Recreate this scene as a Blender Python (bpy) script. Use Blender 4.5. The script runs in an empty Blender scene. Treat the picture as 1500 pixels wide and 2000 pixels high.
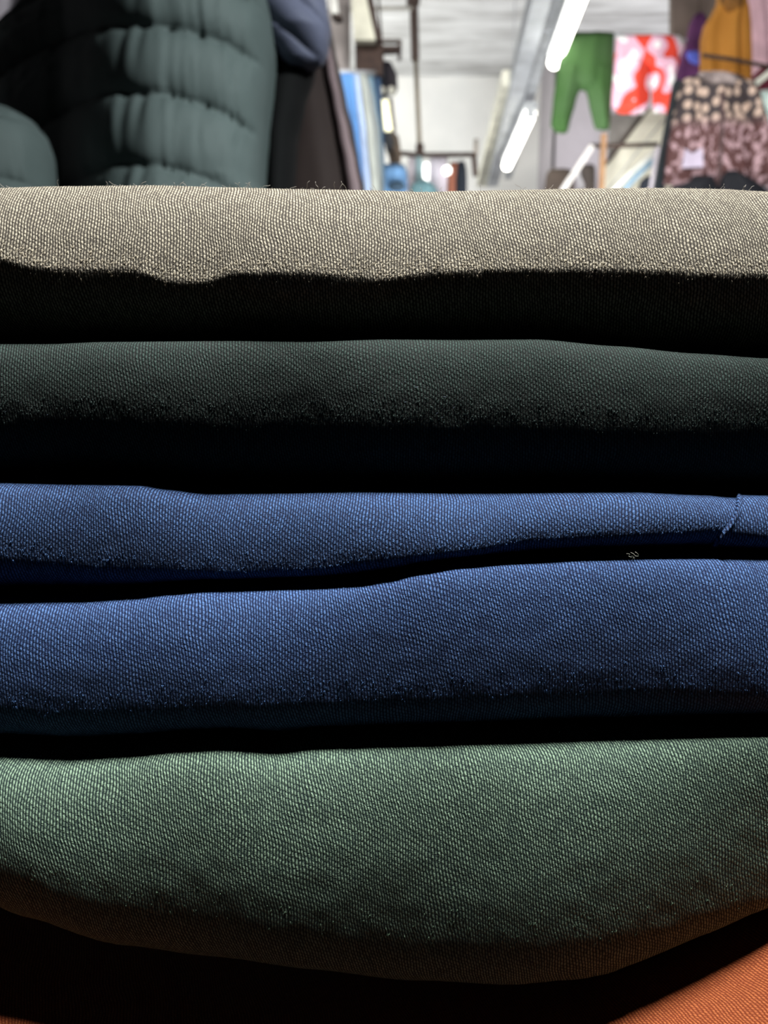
import bpy, bmesh, math, random
from mathutils import Vector, noise
random.seed(7)
S = bpy.context.scene
COL = S.collection

# ---------------------------------------------------------------- camera, world, light, exposure
CZ = 1.15                                   # eye height above the shop floor
PITCH = math.radians(9.83)
FPX = 1500.0
cam = bpy.data.cameras.new('camera'); co = bpy.data.objects.new('camera', cam); COL.objects.link(co)
co.location = (0, 0, CZ); co.rotation_euler = (math.pi/2 - PITCH, 0, 0)
cam.sensor_fit = 'HORIZONTAL'; cam.sensor_width = 36; cam.lens = 36.0
cam.clip_start = 0.005; cam.clip_end = 60
cam.dof.use_dof = True; cam.dof.focus_distance = 0.127; cam.dof.aperture_fstop = 31.0
S.camera = co
S.view_settings.view_transform = 'Standard'; S.view_settings.look = 'None'
S.view_settings.exposure = 0.0; S.view_settings.gamma = 1.0; S.view_settings.use_curve_mapping = False
w = bpy.data.worlds.new('world'); S.world = w; w.use_nodes = True
w.node_tree.nodes['Background'].inputs[0].default_value = (0.7, 0.75, 0.85, 1)
w.node_tree.nodes['Background'].inputs[1].default_value = 0.003

def area(name, loc, target, sx, sy, power, color=(1, 1, 1), spread=180):
    l = bpy.data.lights.new(name, 'AREA'); l.shape = 'RECTANGLE'; l.size = sx; l.size_y = sy
    l.energy = power; l.color = color; l.spread = math.radians(spread)
    o = bpy.data.objects.new(name, l); COL.objects.link(o); o.location = loc
    d = Vector(target) - Vector(loc); o.rotation_euler = d.to_track_quat('-Z', 'Y').to_euler()
    return o
KEY_ELEV = math.radians(90.5)
area('key_lamp', (0.10, 0.155, CZ + 1.15), (0.0, 0.115, CZ - 0.03), 0.28, 0.07, 3.7, (1.0, 0.985, 0.95), 50)
area('jacket_lamp', (0.98, -0.05, CZ + 0.85), (-0.22, 1.0, CZ + 0.24), 0.12, 0.12, 2.0, (0.94, 1.0, 1.0), 42)
area('fill_far', (-0.9, 5.7, CZ + 1.7), (0.2, 7.3, CZ + 2.9), 1.0, 0.9, 21, (1.0, 0.99, 0.96))  # added fill for the far ceiling, no fixture there
area('fill_end', (-0.8, 6.6, CZ + 2.3), (0.2, 8.2, CZ + 1.5), 1.0, 0.5, 25, (1.0, 0.99, 0.95))  # unseen fill added to brighten the end wall
area('fill_right', (0.80, 1.6, CZ + 0.75), (1.75, 4.6, CZ + 1.2), 0.6, 0.5, 26, (1.0, 0.98, 0.98))  # added fill on the right-hand garments, not a real fixture
area('fill_side', (0.85, 3.5, CZ + 0.45), (1.75, 4.9, CZ + 1.5), 0.3, 0.3, 5, (1.0, 0.99, 0.94), 75)  # added fill that lifts the cream panel, no lamp stands here
area('fill_rear', (3.0, 5.4, CZ + 1.0), (2.4, 7.4, CZ + 2.2), 0.8, 0.6, 46, (1.0, 0.98, 1.0))  # unseen fill added for the grey right wall
area('fill_left', (0.15, 1.6, CZ + 1.5), (-0.4, 3.0, CZ + 0.8), 0.5, 0.5, 32, (1.0, 0.99, 0.97))  # added fill for the row of clothes on the left
area('fill_low', (0.25, 3.6, CZ + 0.6), (0.8, 5.6, CZ + 1.9), 0.4, 0.4, 9, (1.0, 1.0, 0.98), 90)  # unseen fill added below to light girder and duct undersides

# ---------------------------------------------------------------- projection: pixel of the photo -> point at real depth
CP, SP = math.cos(PITCH), math.sin(PITCH)
def ray(px, py):
    a = (px - 750)/FPX; b = (py - 1000)/FPX
    return Vector((a, CP - b*SP, -SP - b*CP))
def P(px, py, Y):
    d = ray(px, py); return Vector((d.x*Y/d.y, Y, CZ + d.z*Y/d.y))
def PZ(px, py, z):                                          # point on the level z above the eye
    d = ray(px, py); k = z/d.z; return Vector((d.x*k, d.y*k, CZ + z))
def lerp(tab, x):
    if x <= tab[0][0]: return tab[0][1]
    for (a, va), (b, vb) in zip(tab, tab[1:]):
        if x <= b:
            t = (x - a)/(b - a); t = t*t*(3 - 2*t)*0.5 + t*0.5
            return va + (vb - va)*t
    return tab[-1][1]

# ---------------------------------------------------------------- objects
def tag(o, label=None, cat=None, group=None, kind=None):
    if label: o['label'] = label
    if cat: o['category'] = cat
    if group: o['group'] = group
    if kind: o['kind'] = kind
    return o
def link(name, me, m=None, parent=None):
    o = bpy.data.objects.new(name, me); COL.objects.link(o)
    if m: me.materials.append(m)
    if parent:
        o.parent = parent; o.matrix_parent_inverse = parent.matrix_world.inverted()
    return o
def empty(name, loc):
    o = bpy.data.objects.new(name, None); COL.objects.link(o); o.location = loc
    o.matrix_world.translation = Vector(loc); o.empty_display_size = 0.02
    return o
def mesh(name, verts, faces, m, parent=None, smooth=True, uvs=None):
    me = bpy.data.meshes.new(name); me.from_pydata([tuple(v) for v in verts], [], faces)
    bm = bmesh.new(); bm.from_mesh(me); bmesh.ops.recalc_face_normals(bm, faces=bm.faces); bm.to_mesh(me); bm.free()
    if uvs:
        uvl = me.uv_layers.new(name='UVMap')
        for l in me.loops: uvl.data[l.index].uv = uvs[l.vertex_index]
    if smooth:
        for p in me.polygons: p.use_smooth = True
    me.update()
    return link(name, me, m, parent)
def bevel(o, wd, seg=2):
    b = o.modifiers.new('bevel', 'BEVEL'); b.width = wd; b.segments = seg; b.limit_method = 'ANGLE'; return o
def box(name, c, s, m, parent=None, bev=0.0):
    x, y, z = [v/2 for v in s]
    vs = [(c[0]+i*x, c[1]+j*y, c[2]+k*z) for i in (-1, 1) for j in (-1, 1) for k in (-1, 1)]
    fs = [(0, 1, 3, 2), (4, 6, 7, 5), (0, 4, 5, 1), (2, 3, 7, 6), (0, 2, 6, 4), (1, 5, 7, 3)]
    o = mesh(name, vs, fs, m, parent, smooth=False)
    if bev: bevel(o, bev)
    return o
def beam(name, p, q, wd, ht, m, parent=None, bev=0.0):      # a box bar from p to q
    d = (q - p); L = d.length; d.normalize()
    up = Vector((0, 0, 1)) if abs(d.z) < 0.95 else Vector((0, 1, 0))
    s = d.cross(up).normalized()*(wd/2); u = s.cross(d).normalized()*(ht/2)
    vs = [e + a*s + b*u for e in (p, q) for a in (-1, 1) for b in (-1, 1)]
    fs = [(0, 1, 3, 2), (4, 6, 7, 5), (0, 4, 5, 1), (2, 3, 7, 6), (0, 2, 6, 4), (1, 5, 7, 3)]
    o = mesh(name, vs, fs, m, parent, smooth=False)
    if bev: bevel(o, bev)
    return o
def tube(name, pts, r, m, parent=None, n=10, build=True, r_end=None):
    vs, fs = [], []
    for i, p in enumerate(pts):
        a = pts[max(i-1, 0)]; b = pts[min(i+1, len(pts)-1)]
        d = (b - a).normalized(); up = Vector((0, 0, 1)) if abs(d.z) < 0.9 else Vector((0, 1, 0))
        s = d.cross(up).normalized(); u = s.cross(d)
        rr = r if r_end is None else r + (r_end - r)*i/(len(pts)-1)
        for k in range(n):
            t = 2*math.pi*k/n; vs.append(p + s*math.cos(t)*rr + u*math.sin(t)*rr)
    for i in range(len(pts)-1):
        for k in range(n):
            fs.append((i*n+k, i*n+(k+1) % n, (i+1)*n+(k+1) % n, (i+1)*n+k))
    fs.append(tuple(range(n))[::-1]); fs.append(tuple((len(pts)-1)*n+k for k in range(n)))
    return mesh(name, vs, fs, m, parent) if build else (vs, fs)
def ball(name, c, r, m, parent=None, sc=(1, 1, 1)):
    vs, fs = [], []; A, B = 20, 12
    for i in range(B+1):
        t = math.pi*i/B
        for k in range(A):
            f = 2*math.pi*k/A
            vs.append((c[0]+r*sc[0]*math.sin(t)*math.cos(f), c[1]+r*sc[1]*math.sin(t)*math.sin(f), c[2]+r*sc[2]*math.cos(t)))
    for i in range(B):
        for k in range(A): fs.append((i*A+k, i*A+(k+1) % A, (i+1)*A+(k+1) % A, (i+1)*A+k))
    o = mesh(name, vs, fs, m, parent)
    bm = bmesh.new(); bm.from_mesh(o.data); bmesh.ops.remove_doubles(bm, verts=bm.verts, dist=1e-5); bmesh.ops.recalc_face_normals(bm, faces=bm.faces); bm.to_mesh(o.data); bm.free()
    return o
def slab(name, poly, Y, th, m, parent=None, bev=0.004):     # a flat board of real thickness, outline in px at depth Y (or Y per corner)
    f = [P(p[0], p[1], p[2] if len(p) > 2 else Y) for p in poly]; n = len(f)
    vs = f + [v + Vector((0, th, 0)) for v in f]
    fs = [tuple(range(n)), tuple(range(n, 2*n))[::-1]] + [(i, (i+1) % n, n+(i+1) % n, n+i) for i in range(n)]
    o = mesh(name, vs, fs, m, parent, smooth=False)
    if bev: bevel(o, bev)
    return o
def loft(name, rows, Y, depth, m, parent=None, fold=None, nx=64, ny=40, power=0.8, lean=0.0, taper=True, shift=None):
    """hanging cloth: rows (py, x_left, x_right) in px at depth Y; round section of half depth `depth`"""
    vs, fs = [], []
    y0, y1 = rows[0][0], rows[-1][0]
    LT = [(r[0], r[1]) for r in rows]; RT = [(r[0], r[2]) for r in rows]
    for i in range(ny+1):
        f = i/ny; py = y0 + (y1 - y0)*f
        xl, xr = lerp(LT, py), lerp(RT, py)
        k = min(1.0, 0.35 + 6*f, 0.35 + 6*(1-f)) if taper else 1.0
        for j in range(nx):
            t = 2*math.pi*j/nx; c, s = math.cos(t), math.sin(t)
            px = (xl+xr)/2 + (xr-xl)/2*c
            b = P(px, py, Y + (shift(px) if shift else 0.0))
            off = -depth*k*math.copysign(abs(s)**power, s)
            if fold: off -= fold(c, f, px, py)*(1 if s > 0 else -1)*min(1, abs(s)*2.2)
            vs.append(b + Vector((0, off + lean*f, 0)))
    for i in range(ny):
        for j in range(nx):
            fs.append((i*nx+j, i*nx+(j+1) % nx, (i+1)*nx+(j+1) % nx, (i+1)*nx+j))
    fs.append(tuple(range(nx))); fs.append(tuple(ny*nx+j for j in range(nx))[::-1])
    return mesh(name, vs, fs, m, parent)
def folds(amp, freq, ph=0.0):                                # soft vertical drapery folds
    return lambda c, f, px, py: amp*(0.25+0.75*f)*(math.sin(freq*c+ph+0.6*math.sin(3*f+ph)) + 0.4*math.sin(2.3*freq*c+2*ph))

# ---------------------------------------------------------------- materials
def lin(c):
    return tuple((v/255/12.92 if v/255 <= 0.04045 else ((v/255+0.055)/1.055)**2.4) for v in c) + (1,)
class NT:
    def __init__(s, name):
        s.m = bpy.data.materials.new(name); s.m.use_nodes = True; s.t = s.m.node_tree
        s.b = s.t.nodes['Principled BSDF']; s.o = s.t.nodes['Material Output']
    def n(s, kind, **kw):
        x = s.t.nodes.new(kind)
        for k, v in kw.items(): setattr(x, k, v)
        return x
    def l(s, a, b): s.t.links.new(a, b)
    def math(s, op, a, b=None, c=None):
        x = s.n('ShaderNodeMath', operation=op)
        for i, v in enumerate((a, b, c)):
            if v is None: continue
            if isinstance(v, (int, float)): x.inputs[i].default_value = v
            else: s.l(v, x.inputs[i])
        return x.outputs[0]
    def mix(s, f, a, b):
        x = s.n('ShaderNodeMix', data_type='RGBA')
        for sock, v in ((x.inputs[0], f), (x.inputs[6], a), (x.inputs[7], b)):
            if isinstance(v, (int, float, tuple)): sock.default_value = v
            else: s.l(v, sock)
        return x.outputs[2]
    def noise(s, vec, scale, detail=3, dim='3D'):
        x = s.n('ShaderNodeTexNoise', noise_dimensions=dim); x.inputs['Scale'].default_value = scale
        x.inputs['Detail'].default_value = detail
        if vec is not None: s.l(vec, x.inputs['Vector'])
        return x.outputs['Fac']
def mat(name, c, rough=0.8, c2=None, scale=8, spec=0.3, metal=0, sheen=0, bump=0.0, stretch=(1, 1, 1)):
    t = NT(name); b = t.b
    b.inputs['Roughness'].default_value = rough; b.inputs['Specular IOR Level'].default_value = spec
    b.inputs['Metallic'].default_value = metal; b.inputs['Sheen Weight'].default_value = sheen
    tc = t.n('ShaderNodeTexCoord'); mp = t.n('ShaderNodeMapping'); t.l(tc.outputs['Object'], mp.inputs[0])
    mp.inputs['Scale'].default_value = stretch
    nf = t.noise(mp.outputs[0], scale, 4)
    if c2 is None: c2 = tuple(v*0.86 for v in c)
    r = t.n('ShaderNodeMapRange'); t.l(nf, r.inputs[0]); r.inputs[1].default_value = 0.35; r.inputs[2].default_value = 0.65
    t.l(t.mix(r.outputs[0], lin(c), lin(c2)), b.inputs['Base Color'])
    if bump:
        bn = t.n('ShaderNodeBump'); bn.inputs['Strength'].default_value = 0.6; bn.inputs['Distance'].default_value = bump
        t.l(nf, bn.inputs['Height']); t.l(bn.outputs[0], b.inputs['Normal'])
    return t.m
def glow(name, c, s):
    t = NT(name); t.b.inputs['Base Color'].default_value = lin(c)
    t.b.inputs['Emission Color'].default_value = lin(c); t.b.inputs['Emission Strength'].default_value = s
    return t.m
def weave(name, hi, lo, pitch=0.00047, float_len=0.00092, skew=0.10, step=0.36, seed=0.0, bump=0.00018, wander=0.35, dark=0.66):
    """twill: ribs of warp thread running over the fold, each float offset from its neighbour so that diagonals appear"""
    t = NT(name); b = t.b
    uv = t.n('ShaderNodeUVMap'); sp = t.n('ShaderNodeSeparateXYZ'); t.l(uv.outputs[0], sp.inputs[0])
    U, V = sp.outputs[0], sp.outputs[1]
    mp = t.n('ShaderNodeMapping'); t.l(uv.outputs[0], mp.inputs[0]); mp.inputs['Location'].default_value = (seed, seed*1.7, 0)
    n1 = t.noise(mp.outputs[0], 55, 2)        # slow wander of the grain
    n2 = t.noise(mp.outputs[0], 900, 2)       # thread jitter
    n3 = t.noise(mp.outputs[0], 1300, 2)
    skn = t.math('MULTIPLY', t.math('SUBTRACT', n1, 0.5), wander*0.010)
    u = t.math('ADD', t.math('ADD', U, t.math('MULTIPLY', V, skew)), skn)
    u = t.math('ADD', u, t.math('MULTIPLY', t.math('SUBTRACT', n2, 0.5), pitch*0.55))
    v = t.math('ADD', V, t.math('MULTIPLY', t.math('SUBTRACT', n3, 0.5), float_len*0.8))
    un = t.math('DIVIDE', u, pitch); i = t.math('FLOOR', un); fu = t.math('SUBTRACT', un, i)
    vn = t.math('ADD', t.math('DIVIDE', v, float_len), t.math('MULTIPLY', i, step))
    j = t.math('FLOOR', vn); fv = t.math('SUBTRACT', vn, j)
    hu = t.math('POWER', t.math('SINE', t.math('MULTIPLY', fu, math.pi)), 1.5)
    hv = t.math('POWER', t.math('SINE', t.math('MULTIPLY', fv, math.pi)), 1.3)
    cv = t.n('ShaderNodeCombineXYZ'); t.l(i, cv.inputs[0]); t.l(j, cv.inputs[1])
    wn = t.n('ShaderNodeTexWhiteNoise', noise_dimensions='2D'); t.l(cv.outputs[0], wn.inputs['Vector'])
    amp = t.math('MULTIPLY_ADD', wn.outputs['Value'], 0.60, 0.60)
    h = t.math('MULTIPLY', t.math('MULTIPLY', hu, t.math('MULTIPLY_ADD', hv, 0.62, 0.38)), amp)
    fz = t.noise(mp.outputs[0], 5200, 3)
    hh = t.math('ADD', h, t.math('MULTIPLY', t.math('SUBTRACT', fz, 0.5), 0.85))
    r = t.n('ShaderNodeMapRange'); t.l(hh, r.inputs[0]); r.inputs[1].default_value = 0.10; r.inputs[2].default_value = 0.85
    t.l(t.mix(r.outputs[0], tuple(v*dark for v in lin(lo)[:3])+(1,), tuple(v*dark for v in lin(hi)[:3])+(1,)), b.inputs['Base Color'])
    b.inputs['Roughness'].default_value = 0.75; b.inputs['Specular IOR Level'].default_value = 0.25
    bn = t.n('ShaderNodeBump'); bn.inputs['Strength'].default_value = 1.0; bn.inputs['Distance'].default_value = bump
    t.l(hh, bn.inputs['Height']); t.l(bn.outputs[0], b.inputs['Normal'])
    return t.m
M = {}
M['brown'] = weave('taupe_twill', (228, 219, 196), (60, 52, 46), seed=1, pitch=0.00050, float_len=0.0009)
M['pine'] = weave('dark_green_twill', (64, 88, 82), (3, 12, 12), seed=2, pitch=0.00047, skew=0.08)
M['navy'] = weave('blue_twill', (92, 132, 192), (2, 20, 62), seed=3, skew=0.02)
M['navy2'] = weave('blue_twill_lower', (98, 138, 200), (3, 24, 70), seed=4, skew=0.10, step=0.33)
M['green'] = weave('green_twill', (160, 190, 164), (10, 36, 40), seed=5, pitch=0.00046, float_len=0.00095, skew=0.14, step=0.30)
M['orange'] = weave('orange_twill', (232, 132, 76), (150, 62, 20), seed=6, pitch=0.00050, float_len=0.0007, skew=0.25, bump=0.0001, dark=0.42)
M['floor'] = mat('concrete', (70, 68, 66), 0.9, scale=3)
M['wall'] = mat('white_plaster', (236, 236, 232), 0.9, (216, 218, 216), 1.2)
M['wall2'] = mat('greyed_plaster', (196, 190, 196), 0.9, (172, 167, 172), 1.4)
M['steel'] = mat('grey_steel', (196, 200, 206), 0.6)
M['steel_l'] = mat('pale_steel', (206, 210, 214), 0.55)
M['rust'] = mat('brown_iron', (74, 60, 54), 0.6)
M['duct'] = mat('cream_paint', (242, 240, 224), 0.7)
M['wood'] = mat('dark_wood', (84, 66, 58), 0.7, (60, 48, 44), 20)
M['tan_wood'] = mat('tan_wood', (180, 140, 104), 0.7)
M['pale'] = mat('pale_post', (206, 196, 192), 0.8)
M['table'] = mat('black_laminate', (20, 20, 22), 0.8)
# whitewashed boards overhead
t = NT('whitewashed_boards'); tc = t.n('ShaderNodeTexCoord'); mp = t.n('ShaderNodeMapping'); t.l(tc.outputs['Object'], mp.inputs[0])
mp.inputs['Scale'].default_value = (1.1, 4.2, 1)
nf = t.noise(mp.outputs[0], 1.6, 5); wv = t.n('ShaderNodeTexWave', bands_direction='Y'); wv.inputs['Scale'].default_value = 2.4
wv.inputs['Distortion'].default_value = 1.2; t.l(tc.outputs['Object'], wv.inputs['Vector'])
f1 = t.math('MULTIPLY', t.math('POWER', wv.outputs['Fac'], 6.0), 0.16)
r = t.n('ShaderNodeMapRange'); t.l(nf, r.inputs[0]); r.inputs[1].default_value = 0.42; r.inputs[2].default_value = 0.78
t.l(t.mix(t.math('ADD', t.math('MULTIPLY', r.outputs[0], 0.60), f1), lin((228, 230, 230)), lin((112, 108, 104))), t.b.inputs['Base Color'])
t.b.inputs['Roughness'].default_value = 0.9; M['boards'] = t.m
M['tube'] = glow('tube_glow', (255, 252, 240), 9.0)
M['bulb'] = glow('bulb_glow', (255, 255, 250), 3.0)

# ================================================================ THE SETTING
def struct(o): o['kind'] = 'structure'; return o
CEIL = 2.94
struct(box('floor', (0.6, 3.6, -0.05), (9, 12, 0.1), M['floor']))
struct(box('ceiling', (0.6, 4.6, CZ+CEIL+0.05), (9, 8.0, 0.1), M['boards']))
struct(box('wall_back', (-1.0, 8.28, (CZ+CEIL)/2), (5.2, 0.16, CZ+CEIL), M['wall']))
struct(box('wall_left', (-3.6, 4.4, (CZ+CEIL)/2), (0.12, 8.0, CZ+CEIL), M['wall2']))
struct(box('wall_right', (3.35, 7.46, (CZ+CEIL)/2), (3.6, 0.16, CZ+CEIL), M['wall2']))
struct(box('wall_side', (1.6, 7.85, (CZ+CEIL)/2), (0.10, 0.86, CZ+CEIL), M['wall2']))
# overhead girder along the lamp row, with the lighter edge trunking
struct(beam('trim_1', PZ(1068, -60, 1.85), PZ(962, 352, 1.85), 0.10, 0.12, M['steel'], bev=0.006))
struct(beam('trim_2', PZ(1108, -90, 1.90), PZ(992, 345, 1.90), 0.07, 0.05, M['steel_l'], bev=0.006))

# ================================================================ THE STACK OF FOLDED TROUSERS
LAY = [  # name, apex depth, top edge (px), line of the fold nose (px)
 ('taupe', 0.1375, [(0,367),(100,364),(300,362),(450,366),(560,369),(700,371),(830,375),(900,373),(1000,371),(1150,368),(1300,367),(1400,369),(1500,374)],
           [(0,505),(60,520),(120,525),(250,525),(330,547),(400,550),(450,533),(560,530),(700,537),(740,545),(850,530),(1000,525),(1200,525),(1330,530),(1400,535),(1500,535)]),
 ('pine', 0.1318, [(-100,674),(0,672),(100,672),(200,668),(450,666),(600,668),(750,663),(900,664),(1050,663),(1200,676),(1350,690),(1500,700),(1600,706)],
           [(0,815),(250,812),(500,820),(750,825),(1000,828),(1250,835),(1500,830)]),
 ('blue_upper', 0.1256, [(-100,942),(0,945),(150,948),(270,950),(320,958),(400,967),(500,966),(700,963),(900,966),(1100,964),(1250,963),(1380,969),(1436,974),(1500,975)],
           [(0,1085),(100,1095),(200,1105),(450,1115),(600,1110),(750,1090),(900,1075),(1050,1052),(1200,1045),(1330,1038),(1400,1034),(1500,1045)]),
 ('blue_lower', 0.1190, [(-100,1184),(0,1181),(150,1178),(260,1172),(330,1164),(400,1158),(600,1152),(700,1147),(760,1138),(820,1124),(900,1112),(1000,1104),(1150,1096),(1300,1093),(1500,1093)],
           [(0,1375),(100,1385),(250,1385),(500,1372),(750,1362),(1000,1352),(1250,1342),(1500,1350)]),
 ('green', 0.1100, [(-100,1480),(0,1484),(130,1489),(250,1483),(340,1474),(430,1470),(540,1478),(620,1469),(800,1462),(1000,1457),(1200,1450),(1500,1442)],
           [(-100,1650),(0,1695),(200,1755),(400,1780),(600,1805),(800,1832),(1000,1840),(1150,1828),(1300,1800),(1400,1777),(1500,1750),(1600,1715)]),
]
XH = 0.155
NXS, NU, NL = 260, 44, 30
def z_on(tab, X, Y):
    py = 1000
    for _ in range(4):
        dy = CP - (py-1000)/FPX*SP
        px = 750 + FPX*X*dy/Y
        py = lerp(tab, px)
    return P(750, py, Y).z
def ripple(X, seed, s=1.0):
    return s*(0.0006*math.sin(X*70+seed*2.1) + 0.0004*math.sin(X*151+seed*5) + 0.0011*noise.noise(Vector((X*28, seed*3.3, 0))))
ORANGE_Z = lambda X, Y: CZ - 0.1105 + (0.0160*max(0, (X-0.020)/0.0435)**1.5 if X < 0.075 else 0.0226) + (0.0048*max(0, min(1.5, (-X-0.030)/0.032))**1.6) + 0.0007*math.sin(X*60+Y*40)
secs = []                                                    # secs[layer](X) -> dict
def make_sec(k):
    nm, Ya0, top, nose = LAY[k]
    def f(X):
        Ya = Ya0 + ripple(X, k)
        if k == 4: Ya += 0.0035*max(0, (X-0.02)/0.04)**1.5 + 0.0015*max(0, (-X-0.02)/0.04)
        za = z_on(nose, X, Ya)
        if k == 0: Yc = Ya + 0.0135
        else:
            up = secs[k-1](X)
            zc0 = z_on(top, X, up['Ya'] + 0.003)
            Yc = up['Ya'] + (up['za'] - zc0)/math.tan(KEY_ELEV)*0.9
            Yc = max(Yc, Ya + 0.004)
        zc = z_on(top, X, Yc)
        return dict(Ya=Ya, za=za, Yc=Yc, zc=zc)
    return f
for k in range(5): secs.append(make_sec(k))
BACK = 0.10
def profile(k, X):
    s = secs[k](X); Ya, za, Yc, zc = s['Ya'], s['za'], s['Yc'], s['zc']
    if k < 4:
        nx = secs[k+1](X); zb = nx['zc'] + 0.0004
    else: zb = max(za - 0.016, ORANGE_Z(X, 0.12) + 0.0018)
    zb = min(zb, za - 0.0015)
    cham = [0.55, 0.0, 0.08, 0.05, 0.05][k]
    dbot = 0.012 if k < 4 else 0.014
    e = [0.82, 1.0, 1.0, 1.0, 1.0][k]
    pts = []
    for i in range(5): pts.append((Yc + BACK*(1 - i/5.0), zc))
    for i in range(NU+1):
        t = math.pi/2*i/NU
        ey, ez = math.sin(t)**e, max(0, math.cos(t))
        q = i/NU; ey = ey*(1-cham) + q*cham; ez = ez*(1-cham) + (1-q)*cham
        pts.append((Yc - (Yc-Ya)*ey, za + (zc-za)*ez))
    for i in range(1, NL+1):
        t = math.pi/2*i/NL
        pts.append((Ya + dbot*(1-math.cos(t)), za - (za-zb)*math.sin(t)))
    for i in range(1, 6): pts.append((Ya + dbot + (Yc + BACK - Ya - dbot)*i/5.0, zb))
    zm = (zc+zb)/2; Yb = Yc + BACK
    for i in range(1, 8):
        t = math.pi*i/8
        pts.append((Yb + 0.010*math.sin(t), zm + (zb-zm)*math.cos(t)))
    return pts
def wob(k, X, v):
    return 0.00035*noise.noise(Vector((X*55, v*60, k*4.1))) + 0.00012*noise.noise(Vector((X*400, v*300, k*9.0)))
def folded(k, name, m, label):
    root = empty(name, (0, LAY[k][1]+0.05, secs[k](0)['zc']-0.02))
    tag(root, label, 'trousers', None)
    vs, uv, fs = [], [], []
    for i in range(NXS+1):
        X = -XH + 2*XH*i/NXS
        pr = profile(k, X); n = len(pr); L = 0
        # gentle rounding of the two side edges, well outside the view
        q = max(0.0, (abs(X) - (XH-0.012))/0.012)
        sh = math.sqrt(max(0.0, 1 - q*q)) if q > 0 else 1
        mz = sum(p[1] for p in pr)/n
        mi = 5 + NU
        for j, (y, z) in enumerate(pr):
            if j: L += math.hypot(y-pr[j-1][0], z-pr[j-1][1])
            wb = wob(k, X, L) if 5 < j < 5+NU+NL else 0
            vs.append(Vector((X, y - wb, mz + (z - mz)*max(sh, 0.25) + (wb*0.5 if k and False else 0))))
            uv.append((X, -L))
    for i in range(NXS):
        for j in range(n):
            j2 = (j+1) % n
            fs.append((i*n+j, i*n+j2, (i+1)*n+j2, (i+1)*n+j))
    fs.append(tuple(range(n))); fs.append(tuple(NXS*n+j for j in range(n))[::-1])
    mesh('folded_leg', vs, fs, m, root, uvs=uv)
    return root
roots = []
for k, (m, lab) in enumerate([
    ('brown', 'pale taupe brown twill trousers folded flat, topmost of the stack'),
    ('pine', 'very dark bottle green folded trousers directly under the taupe pair'),
    ('navy', 'upper navy blue folded trousers with a curved seam near the right end'),
    ('navy2', 'lower navy blue folded trousers, thicker fold resting on the sage green pair'),
    ('green', 'sage green twill trousers, thickest fold, lying on the orange cloth')]):
    roots.append(folded(k, 'folded_trousers', M[m], lab))

# seam flap of the upper blue pair: a second layer of cloth from x = 1437 px to the right
edge = [(955,1437),(985,1438),(1005,1434),(1022,1424),(1040,1410),(1058,1393),(1075,1376),(1090,1364),(1120,1345)]
vs, uv, fs = [], [], []; NC = 60
first = 2
rows_k = None; cols = []
def edge_X(z, Y):
    d = (z - CZ)/Y; lo_, hi_ = 300, 1900
    for _ in range(30):
        mid = (lo_+hi_)/2; r_ = ray(750, mid)
        if r_.z/r_.y > d: lo_ = mid
        else: hi_ = mid
    px = lerp(edge, mid); r_ = ray(px, mid); return r_.x*Y/r_.y
prs = {}
X0 = 0.030
for j in range(3, 5+NU+NL-2):
    base = profile(2, 0.058)[j]; xe = edge_X(base[1], base[0])
    for it in range(2):
        base = profile(2, xe)[j]; xe = edge_X(base[1], base[0])
    row = []
    for i in range(NC+1):
        f = i/NC; X = xe + (XH - 0.014 - xe)*f**2.0
        pr = profile(2, X); y, z = pr[j]; y0_, z0_ = pr[j-1]; y1_, z1_ = pr[j+1]
        ty, tz = y1_-y0_, z1_-z0_; ln = math.hypot(ty, tz) or 1; ny_, nz_ = tz/ln, -ty/ln   # outward
        d = X - xe
        off = (0.00050 + 0.00028*math.exp(-((d-0.0005)/0.00035)**2)) * min(1, (d+0.00002)/0.00025)
        if i == 0: off = -0.0003
        L = sum(math.hypot(pr[q][0]-pr[q-1][0], pr[q][1]-pr[q-1][1]) for q in range(1, j+1))
        row.append(len(vs)); vs.append(Vector((X, y - wob(2, X, L) + ny_*off, z + nz_*off))); uv.append((X+0.0203, -L*1.03))
    cols.append(row)
for a, b in zip(cols, cols[1:]):
    for i in range(NC): fs.append((a[i], a[i+1], b[i+1], b[i]))
flap = mesh('seam_flap', vs, fs, M['navy'], roots[2], uvs=uv)
so = flap.modifiers.new('thickness', 'SOLIDIFY'); so.thickness = 0.0004; so.offset = -1
flap['label'] = 'stitched seam edge'

# orange cloth at the bottom: a thick folded pair whose top shows in the lower right and left corners
vs, uv, fs = [], [], []; A, B = 120, 60
for i in range(A+1):
    X = -0.105 + 0.21*i/A
    for j in range(B+1):
        f = j/B
        if f < 0.8:
            YN = lerp([(-0.09,0.103),(-0.062,0.105),(-0.03,0.113),(0.02,0.114),(0.04,0.106),(0.062,0.098),(0.10,0.097)], X); Y = 0.24 - (0.24-YN)*f/0.8; z = ORANGE_Z(X, Y)
        else:
            t = (f-0.8)/0.2*math.pi/2; Y = YN - 0.011*math.sin(t); z = ORANGE_Z(X, YN) - 0.011*(1-math.cos(t))
        vs.append(Vector((X, Y, z))); uv.append((X, -f*0.25))
nt = len(vs)
for i in range(A+1):
    X = -0.105 + 0.21*i/A
    for j in range(B+1):
        vs.append(Vector((X, vs[i*(B+1)+j].y + (0.0 if j < B else 0.002), CZ-0.1315))); uv.append((X, -j/B*0.25))
for i in range(A):
    for j in range(B):
        a = i*(B+1)+j; fs.append((a, a+1, a+B+2, a+B+1)); fs.append((nt+a, nt+a+B+1, nt+a+B+2, nt+a+1))
for i in range(A):
    for j in (0, B):
        a = i*(B+1)+j; fs.append((a, a+B+1, nt+a+B+1, nt+a))
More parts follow.
